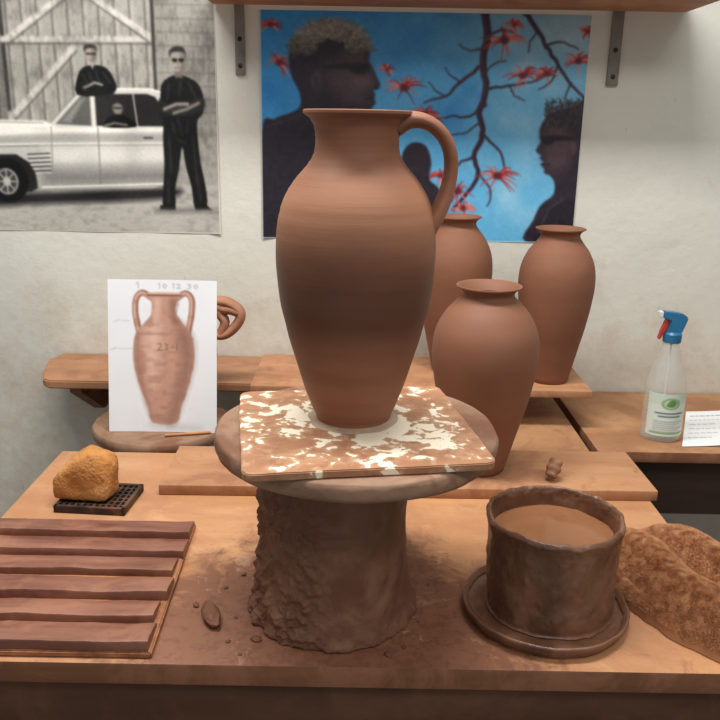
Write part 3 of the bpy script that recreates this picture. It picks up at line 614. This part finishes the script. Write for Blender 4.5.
bm=bmesh.new(); lathe(bm,catmull([(0,pz),(.0725,pz),(.0768,pz+.004),(.0775,pz+.03),(.0782,pz+.07),(.0790,pz+.10),(.0812,pz+.112),(.0822,pz+.118),(.0790,pz+.1225),(.0750,pz+.118),(.0735,pz+.10),(.072,pz+.03),(.069,pz+.012),(0,pz+.012)],10),px,py,280,potd)
for v in bm.verts:
    if v.co.z>pz+.1: v.co.z+=potz(math.atan2(v.co.y-py,v.co.x-px))
obj('pot_body',bm,M['pot'],t,ang=75)
bm=bmesh.new(); lathe(bm,[(0,pz+.05),(.0735,pz+.05),(.0755,pz+.097),(0,pz+.097)],px,py,96); obj('slip',bm,M['slip'],t)
# ---------------------------------------------------------------- slatted board on the left
sA=PZ(190,532,TZ+.01); sB=PZ(147,655,TZ+.01); s0=PZ(80,658,TZ).y
def sxr(y): return sB.x+(sA.x-sB.x)*(y-sB.y)/(sA.y-sB.y)
t=empty('slatted_board',(-.4,.93,TZ),'reddish board with raised parallel slats at the front left of the table','board')
bm=bmesh.new(); slab(bm,[(-.55,s0),(sxr(s0)+.003,s0),(sxr(1.078)+.003,1.078),(-.55,1.078)],TZ+.0005,TZ+.008,.0015); obj('base_board',bm,M['slatboard'],t)
ys=[s0+.026,.846,.896,.949,.998,1.050]; ws=[.047,.041,.045,.042,.046,.045]; hs=[.0125,.0105,.012,.0105,.012,.0115]
for k,y in enumerate(ys):
    bm=bmesh.new(); xr=sxr(y)+[-.001,-.006,.001,-.003,.003,.002][k]
    n=110; rings=[]
    sec=[(-.5,0),(-.5,.80),(-.488,.95),(-.46,1.0),(-.30,.98),(.1,.72),(.46,.42),(.5,.30),(.5,0)]
    for i in range(n+1):
        x=-.549+(xr+.549)*i/n; h=hs[k]*(1+.16*noise.fractal(Vector((x*14,k*3.3,0)),1,2,4)); dy=.0016*noise.fractal(Vector((x*12,k*5.1,2)),1,2,4); ww=ws[k]*(1+.035*noise.fractal(Vector((x*24,k*2.1,4)),1,2,4))
        rings.append([bm.verts.new((x+(sA.x-sB.x)/(sA.y-sB.y)*a*ww*(i/n),y+dy+a*ww,TZ+.0083+b*h)) for a,b in sec])
    for A,B in zip(rings[:-1],rings[1:]):
        for j in range(len(sec)): bm.faces.new((A[j],A[(j+1)%len(sec)],B[(j+1)%len(sec)],B[j]))
    bm.faces.new(rings[0]); bm.faces.new(rings[-1][::-1])
    obj('slat',bm,M['slat'],t,ang=40)
# grate tray and sponge
gc=PZ(98,502,TZ)
bm=bmesh.new(); gx,gy=.056,.045
box(bm,-gx,gx,-gy,-gy+.006,0,.012,.001); box(bm,-gx,gx,gy-.006,gy,0,.012,.001); box(bm,-gx,-gx+.006,-gy,gy,0,.012,.001); box(bm,gx-.006,gx,-gy,gy,0,.012,.001)
for k in range(1,11): x=-gx+.003+k*(2*gx-.006)/11; box(bm,x-.0015,x+.0015,-gy+.004,gy-.004,.003,.011)
for k in range(1,7): y=-gy+.003+k*(2*gy-.006)/7; box(bm,-gx+.004,gx-.004,y-.0015,y+.0015,.003,.0105)
o=obj('grate',bm,M['black'],smooth=False); o.location=(gc.x+.003,gc.y+.002,TZ+.0004); o.rotation_euler.z=math.radians(-4)
tag(o,'small black plastic grid tray at the back left of the table','tray')
bm=bmesh.new(); zb=TZ+.0128
pts=[(-.052,-.026,-.001),(.036,-.034,-.001),(.044,.012,-.001),(-.026,.032,-.001),(-.050,-.022,.036),(-.022,-.030,.060),(.010,-.024,.080),(.046,-.010,.060),(.038,.022,.064),(-.002,.026,.080),(-.034,.018,.060),(-.052,.006,.010),(.032,-.030,.040)]
vs=[bm.verts.new(p) for p in pts]; bmesh.ops.convex_hull(bm,input=vs)
bmesh.ops.triangulate(bm,faces=bm.faces)
for _ in range(2): bmesh.ops.subdivide_edges(bm,edges=bm.edges[:],cuts=3,use_grid_fill=True)
for _ in range(14): bmesh.ops.smooth_vert(bm,verts=bm.verts,factor=.5,use_axis_x=True,use_axis_y=True,use_axis_z=True)
bm.normal_update()
for v in bm.verts:
    q=noise.noise(v.co*160)
    v.co+=v.normal*(.0012*noise.fractal(v.co*55,1,2,4)+.0018*noise.noise(v.co*26)-.0016*max(0,q-.15)*2); v.co.z=max(v.co.z,0)
bmesh.ops.translate(bm,verts=bm.verts,vec=(gc.x-.010,gc.y+.002,zb))
tag(obj('sponge',bm,M['sponge'],origin=(gc.x-.010,gc.y,zb),ang=80),'chunky ochre yellow wedge resting on the black grid tray','sponge')
# clay scraps
p=PZ(211,619,TZ)
bm=bmesh.new(); rock(bm,(p.x,p.y,TZ+.007),.020,.55,1.22,.42,.2,1.5,4,9,rot=.35,flat=TZ+.0005)
tag(obj('clay_scrap',bm,M['crust'],origin=(p.x,p.y,TZ)),'finger-sized dark clay scrap between the slatted board and turntable','clay scrap')
cr=[(226,588,.0025),(404,648,.0025),(388,655,.004),(256,640,.005),(244,575,.003),(196,606,.004),(236,618,.002),(228,642,.0025),(418,622,.002),(240,655,.002),(428,585,.0022)]
for k,(u,v,s) in enumerate(cr):
    p=PZ(u,v,TZ); bm=bmesh.new(); rock(bm,(p.x,p.y,TZ+s*.4),s,1.3,1,.6,.3,2,2,k,rot=k,flat=TZ+.0004)
    tag(obj('clay_crumb',bm,M['crust'],origin=(p.x,p.y,TZ)),'tiny dried clay crumb lying on the table near the turntable','clay crumb','clay crumbs around the turntable')
# towel: folded heap plus its terry pile
nA,nR=340,110; tcx,tcy=.458,.905; ang=math.radians(-60)
ux,uy=math.cos(ang),math.sin(ang)
aa=np.linspace(0,2*math.pi,nA,endpoint=False); G=np.zeros((nR+1,nA,3))
for j in range(nR+1):
    rho=j/nR
    for i in range(nA):
        dx,dy=math.cos(aa[i]),math.sin(aa[i]); e1=dx*ux+dy*uy; e2=-dx*uy+dy*ux
        R=1/math.sqrt((e1/.178)**2+(e2/.111)**2)*(1+.06*noise.noise(Vector((dx*1.8,dy*1.8,3)))+.03*noise.noise(Vector((dx*5,dy*5,1))))
        x=tcx+dx*R*rho; y=tcy+dy*R*rho
        lx=(x-tcx)*ux+(y-tcy)*uy; lw=-(x-tcx)*uy+(y-tcy)*ux
        prof=(1-rho**5)**.5
        wp=.026*noise.noise(Vector((lx*6,lw*6,7)))
        ph=(lw+wp+lx*.28)/.092; f1=abs(math.sin(ph*math.pi+.4))**.8
        z=.026+.026*f1+.016*noise.noise(Vector((lx*9,lw*13,5)))
        G[j,i]=(x,y,TZ+.0012+max(0,z*prof))
G[nR,:,2]=TZ+.0012
t=empty('towel',(tcx,tcy,TZ),'crumpled fuzzy brown towel heaped at the right edge of the table','towel')
bm=bmesh.new(); rows=[[bm.verts.new(G[0,0])]]+[[bm.verts.new(G[j,i]) for i in range(nA)] for j in range(1,nR+1)]
for i in range(nA): bm.faces.new((rows[0][0],rows[1][i],rows[1][(i+1)%nA]))
for A,B in zip(rows[1:-1],rows[2:]):
    for i in range(nA): bm.faces.new((A[i],A[(i+1)%nA],B[(i+1)%nA],B[i]))
bm.faces.new(rows[-1])
obj('cloth',bm,M['towel'],t,ang=85)
NT=150000; rj=np.sqrt(rng.rand(NT))*(nR-2)+.5; ri=rng.rand(NT)*nA
j0=rj.astype(int); i0=ri.astype(int)%nA; fj=(rj-j0)[:,None]; fi=(ri-np.floor(ri))[:,None]; i1=(i0+1)%nA
P0=G[j0,i0]*(1-fj)*(1-fi)+G[j0+1,i0]*fj*(1-fi)+G[j0,i1]*(1-fj)*fi+G[j0+1,i1]*fj*fi
N=np.cross(G[j0,i1]-G[j0,i0]+1e-9,G[np.minimum(j0+1,nR),i0]-G[j0,i0]); N/=np.linalg.norm(N,axis=1)[:,None]+1e-12
N*=np.sign(N[:,2])[:,None]
# neighbouring fibres lean the same way so the pile reads as soft tufts
def lean_noise(P,o): return np.array([noise.noise(Vector((q[0]*110+o,q[1]*110,q[2]*60))) for q in P])
cl=np.stack([lean_noise(P0,0),lean_noise(P0,50),0*P0[:,0]],1)*1.3
L=(.0026+.0020*rng.rand(NT))[:,None]; W=.00032
D=N+cl+rng.normal(0,.25,(NT,3)); D/=np.linalg.norm(D,axis=1)[:,None]; D[:,2]=np.maximum(D[:,2],-.1)
A1=np.cross(D,rng.normal(0,1,(NT,3))); A1/=np.linalg.norm(A1,axis=1)[:,None]; A2=np.cross(D,A1)
base=[P0+(A1*math.cos(q)+A2*math.sin(q))*W for q in (0,2.094,4.189)]
tip=P0+D*L
V=np.stack(base+[tip],1).reshape(-1,3); k4=(np.arange(NT)*4)[:,None]
T=np.concatenate([k4+np.array([[0,1,3]]),k4+np.array([[1,2,3]]),k4+np.array([[2,0,3]])]).tolist()
V[:,2]=np.maximum(V[:,2],TZ+.0008)
me=bpy.data.meshes.new('pile'); me.from_pydata((V-np.array([tcx,tcy,TZ])).tolist(),[],T); me.materials.append(M['towelpile'])
o=bpy.data.objects.new('pile',me); COL.objects.link(o); o.parent=t; o['kind']='stuff'
# ---------------------------------------------------------------- stool disc, amphora, paper drawing
d2=PZ(160,424,.757); dy=1.503
t=empty('round_stand',(d2.x,dy,0),'small round wooden stand behind the table holding the paper drawing','stand')
bm=bmesh.new(); lathe(bm,[(0,.735),(.13,.735),(.134,.738),(.1355,.745),(.1345,.754),(.132,.757),(0,.757)],d2.x,dy,110); obj('round_top',bm,M['disc'],t)
bm=bmesh.new(); lathe(bm,[(0,.0305)]+catmull([(.05,.0305),(.035,.1),(.03,.4),(.035,.7),(.06,.7345)],4)+[(0,.7345)],d2.x,dy,48); obj('column',bm,M['dark'],t)
bm=bmesh.new(); lathe(bm,[(0,.001),(.12,.001),(.12,.024),(.05,.03),(0,.03)],d2.x,dy,64); obj('base',bm,M['dark'],t)
AY=1.565; ax=PY(190,320,AY).x; az=.7575
t=empty('small_amphora',(ax,AY,az),'small clay amphora with chunky pierced handle showing from behind the paper drawing','amphora')
bm=bmesh.new(); lathe(bm,[(0,az)]+catmull([(.028,az),(.03,az+.01),(.045,az+.07),(.052,az+.13),(.045,az+.18),(.028,az+.215),(.024,az+.235),(.034,az+.25),(.031,az+.25),(.02,az+.235),(.024,az+.21)],5)+[(0,az+.2)],ax,AY,80); obj('body',bm,M['jar2'],t)
def hh(pts,mir=False):
    q=[tuple(PY(u,v,AY)) for u,v in pts]
    return [(2*ax-x,y,z) for x,y,z in q] if mir else q
A1_=[(198,302),(212,301),(227,302),(239,310),(240,319),(232,330),(221,335),(207,331)]
A2_=[(212,302),(222,308),(231,309),(240,312)]; A3_=[(221,304),(220,313),(225,322),(221,334)]
for mir in (False,True):
    bm=bmesh.new()
    sweep(bm,catmull(hh(A1_,mir),5),.017,.0100); sweep(bm,catmull(hh(A2_,mir),5),.017,.0115); sweep(bm,catmull(hh(A3_,mir),5),.016,.0095)
    obj('handle',bm,M['lug'],t)
def paint_doc(p):
    X,Y=p.X,p.Y; p.C[:]=(226,228,232); p.C+=p.noise(20,2,1)[:,None]
    p.poly([(152,424),(200,426),(196,431),(156,430)],(196,196,198),sm=3,soft=4,alpha=.7)
    terr=(186,144,126)
    hl=[(152,298),(143,293),(137,299),(136,312),(138,324),(140,334)]; hr=[(177,298),(186,293),(192,299),(192,312),(190,324),(188,334)]
    for h in (hl,hr): p.line(h,6,(150,110,94),sm=5,soft=.9); p.line([(a-.8,b) for a,b in h],2.4,(206,168,150),sm=5,soft=1)
    p.poly([(148,293),(181,293),(182,297),(177,302),(176,314),(183,323),(191,333),(194.5,348),(193.5,366),(188,388),(181,408),(176,424),(153,424),(148,408),(140,388),(134.5,366),(133.5,348),(137,333),(145,323),(152,314),(152,302),(147,297)],terr,sm=3,soft=.9)
    p.poly([(178,322),(191,336),(193,356),(189,378),(180,404),(174,422),(168,422),(176,392),(182,360),(178,340)],(118,84,72),sm=3,soft=7,alpha=.6)
    p.poly([(170,300),(178,300),(176,314),(180,322),(172,322)],(122,88,74),sm=3,soft=3,alpha=.6)
    p.poly([(136,340),(140,334),(142,360),(146,392),(152,420),(150,420),(141,392),(135,366)],(140,100,86),sm=3,soft=3,alpha=.5)
    p.poly([(147,328),(160,326),(160,350),(156,384),(150,384),(144,356)],(220,184,168),sm=3,soft=7,alpha=.8)
    p.poly([(154,300),(161,300),(160,318),(153,320)],(214,178,162),sm=3,soft=3,alpha=.7)
    p.mix(np.where((X>134)&(X<195)&(Y>300)&(Y<424)&(p.C[:,2]<200),np.clip(p.noise(7,.5,51,ay=1.6),0,.4),0),(150,108,92))
    for k,y in enumerate((334,352,371,392)): p.line([(139 if y<385 else 146,y),(190 if y<385 else 182,y+.5)],.9,(140,98,82),alpha=.15,soft=.8)
    p.line([(148,295.5),(181,295.5)],1.6,(122,84,70),soft=.8); p.line([(149,293.4),(180,293.4)],1,(214,180,164),soft=.8)
    p.C+=(p.noise(2.2,3,7)*((X>134)&(X<195)&(Y>292)))[:,None]
    ink=(134,136,146)
    def st(*pts,w=.8,a=.65): p.line([(x,285.5+(y-285.5)*.8) if y<291 else (x,y) for x,y in pts],w,ink,sm=0,alpha=a)
    st((137,284),(139,282),(139,289)); st((159,284),(160,283),(160,289)); st((163,286),(165,284),(167,286),(165,289),(163,286))
    st((173,284),(174,283),(174,289)); st((177,284),(180,284),(180,286),(177,289),(181,289)); st((188,284),(191,284),(189,286),(191,287),(190,289),(188,289)); st((194,286),(196,284),(198,286),(196,289),(194,286))
    st((115,322),(120,320),a=.4); st((122,321),(130,321),w=.6,a=.4); st((112,350),(117,348),a=.5); st((119,349),(132,349),w=.6,a=.5)
    ink2=(92,70,66)
    for q in [[(158,344),(161,344),(161,346.5),(158,350),(162,350)],[(165,344),(168,344.5),(166,347),(168,349),(165,350)],[(171,347),(174,347)],[(177,344),(177,350)]]: p.line(q,.9,ink2,alpha=.6)
    p.blur(1)
Wp,Hp=.207,.292
pb=PZ(163,432,.7585); lean=math.radians(11)
pby=pb.y; pbx=pb.x
def dpos(s,t_):
    h=(1-t_)*Hp; bow=.003*np.sin(s*math.pi)
    return np.stack([pbx-Wp/2+s*Wp,pby+h*math.sin(lean)+bow,.7578+h*math.cos(lean)],1)
def dphoto(s,t_): return 109+s*108,280+t_*153
tag(sheet('paper_drawing',180,250,dpos,dphoto,paint_doc,(225,225,230),M['paper'],origin=(pbx,pby,.7578)),'white paper sheet with a two-handled amphora picture, propped upright','paper')
p0=PZ(165,437,.757); p1=PZ(211,434,.757); bm=bmesh.new(); zz=Vector((0,0,.0035))
sweep(bm,[p0+zz,(p0*2+p1)/3+zz,(p0+p1*2)/3+zz,p1+zz],.0028,.0028,seg=12)
tag(obj('modelling_stick',bm,M['stick'],origin=p0),'thin wooden stick lying in front of the propped paper drawing','tool')
# ---------------------------------------------------------------- spray bottle, printed sheet
b0=PZ(661,438,.744); bx,byy,bz=b0.x,b0.y+.01,.7445
t=empty('spray_bottle',(bx,byy,bz),'clear spray bottle with blue trigger head and pale label on the bench','spray bottle')
outp=catmull([(.034,bz),(.038,bz+.004),(.0385,bz+.03),(.0385,bz+.095),(.0375,bz+.115),(.031,bz+.14),(.022,bz+.165),(.0165,bz+.185),(.0145,bz+.195)],5)
bm=bmesh.new(); lathe(bm,[(0,bz)]+outp+[(0,bz+.1952)],bx,byy,64); obj('bottle_body',bm,M['bottle'],t)
bm=bmesh.new(); lathe(bm,[(0,bz+.1955),(.017,bz+.1955),(.0175,bz+.198),(.0175,bz+.212),(.014,bz+.216),(0,bz+.216)],bx,byy,40); obj('collar',bm,M['blue'],t)
bm=bmesh.new(); lathe(bm,[(0,bz+.012),(.002,bz+.012),(.002,bz+.1955),(0,bz+.1955)],bx,byy,12); obj('dip_tube',bm,M['white'],t)
bm=bmesh.new(); z=bz+.214
prism_xz(bm,[(bx-.012,z),(bx+.014,z),(bx+.019,z+.014),(bx+.024,z+.030),(bx+.014,z+.038),(bx-.006,z+.041),(bx-.022,z+.042),(bx-.024,z+.030),(bx-.010,z+.024)],byy-.010,byy+.010,.002); hd=obj('spray_head',bm,M['blue'],t)
bm=bmesh.new(); prism_xz(bm,[(bx-.031,z+.031),(bx-.0242,z+.030),(bx-.0242,z+.042),(bx-.031,z+.041)],byy-.007,byy+.007,.001); o=obj('nozzle',bm,M['white'],hd)
bm=bmesh.new(); prism_xz(bm,[(bx-.016,z+.027),(bx-.011,z+.024),(bx-.016,z+.006),(bx-.024,z-.012),(bx-.028,z-.013),(bx-.024,z+.005)],byy-.006,byy+.006,.001); o=obj('trigger',bm,M['red'],hd); o['label']='red trigger lever'
def paint_label(p):
    X,Y=p.X,p.Y; p.C[:]=(222,228,220)
    p.poly([(0,0),(40,0),(40,14),(0,18)],(206,220,206)); p.ell(20,15,8,9,(136,170,116)); p.ell(20,15,6,7,(206,218,192)); p.poly([(16,18),(20,8),(25,13),(22,20)],(104,148,90),sm=3)
    for k,(a,b) in enumerate([(8,32),(11,29)]): p.line([(a,30+k*5),(b,30+k*5)],2.2,(96,118,108))
    for k in range(6): p.line([(7,43+k*3.2),(33-(k%3)*4,43+k*3.2)],1,(150,158,152))
    p.poly([(4,60),(36,60),(36,63),(4,63)],(140,172,128)); p.blur(1)
def lpos(s,t_):
    a=np.radians(-90-66+132*s); r=.0392
    return np.stack([bx+r*np.cos(a),byy+r*np.sin(a),bz+.100-.086*t_],1)
sheet('bottle_label',60,90,lpos,lambda s,t_:(s*40,t_*66),paint_label,(220,224,214),M['paper'],parent=t,origin=(bx,byy,bz))
n0=PZ(686,412,.744); n1=PZ(682,447,.744)
def paint_note(p):
    p.C[:]=(230,230,230)
    for k in range(6):
        y=12+k*10; x=10
        while x<80-(k%3)*12:
            L=4+((k*7+x*3)%9); p.line([(x,y),(min(x+L,88),y)],1.3 if k else 2.2,(160,160,166)); x+=L+4
nw=.105; nh=n0.y-n1.y
def npos(s,t_): return np.stack([n1.x+(n0.x-n1.x)*(1-t_)+s*nw,n0.y-nh*t_+s*.006,.7452+.004*s*s+0*t_],1)
tag(sheet('printed_sheet',90,80,npos,lambda s,t_:(s*100,t_*80),paint_note,(220,220,220),M['paper'],origin=(n1.x,n1.y,.745)),'small white printed sheet lying on the bench beside the spray bottle','paper')
# ---------------------------------------------------------------- lights, world, camera
def area(loc,rot,sx,sy,e,c):
    l=bpy.data.lights.new('lamp','AREA'); l.shape='RECTANGLE'; l.size=sx; l.size_y=sy; l.energy=e; l.color=c
    o=bpy.data.objects.new('overhead_or_fill_light',l); COL.objects.link(o); o.location=loc; o.rotation_euler=[math.radians(a) for a in rot]
area((-.2,1.0,2.45),(0,0,0),1.4,.25,38,(1,.99,.95))
area((.7,-.2,2.6),(30,0,10),1.2,.4,12,(1,.97,.93))  # weak fill light added from the camera side
w=bpy.data.worlds.new('world'); S.world=w; w.use_nodes=True; bg=w.node_tree.nodes['Background']; bg.inputs[0].default_value=(.94,.97,.98,1); bg.inputs[1].default_value=.40
cam=bpy.data.cameras.new('camera'); cam.sensor_width=36; cam.lens=F/720*36; cam.clip_start=.02
co=bpy.data.objects.new('camera',cam); COL.objects.link(co); co.matrix_world=Matrix.Translation(C0)@RM.to_4x4(); S.camera=co
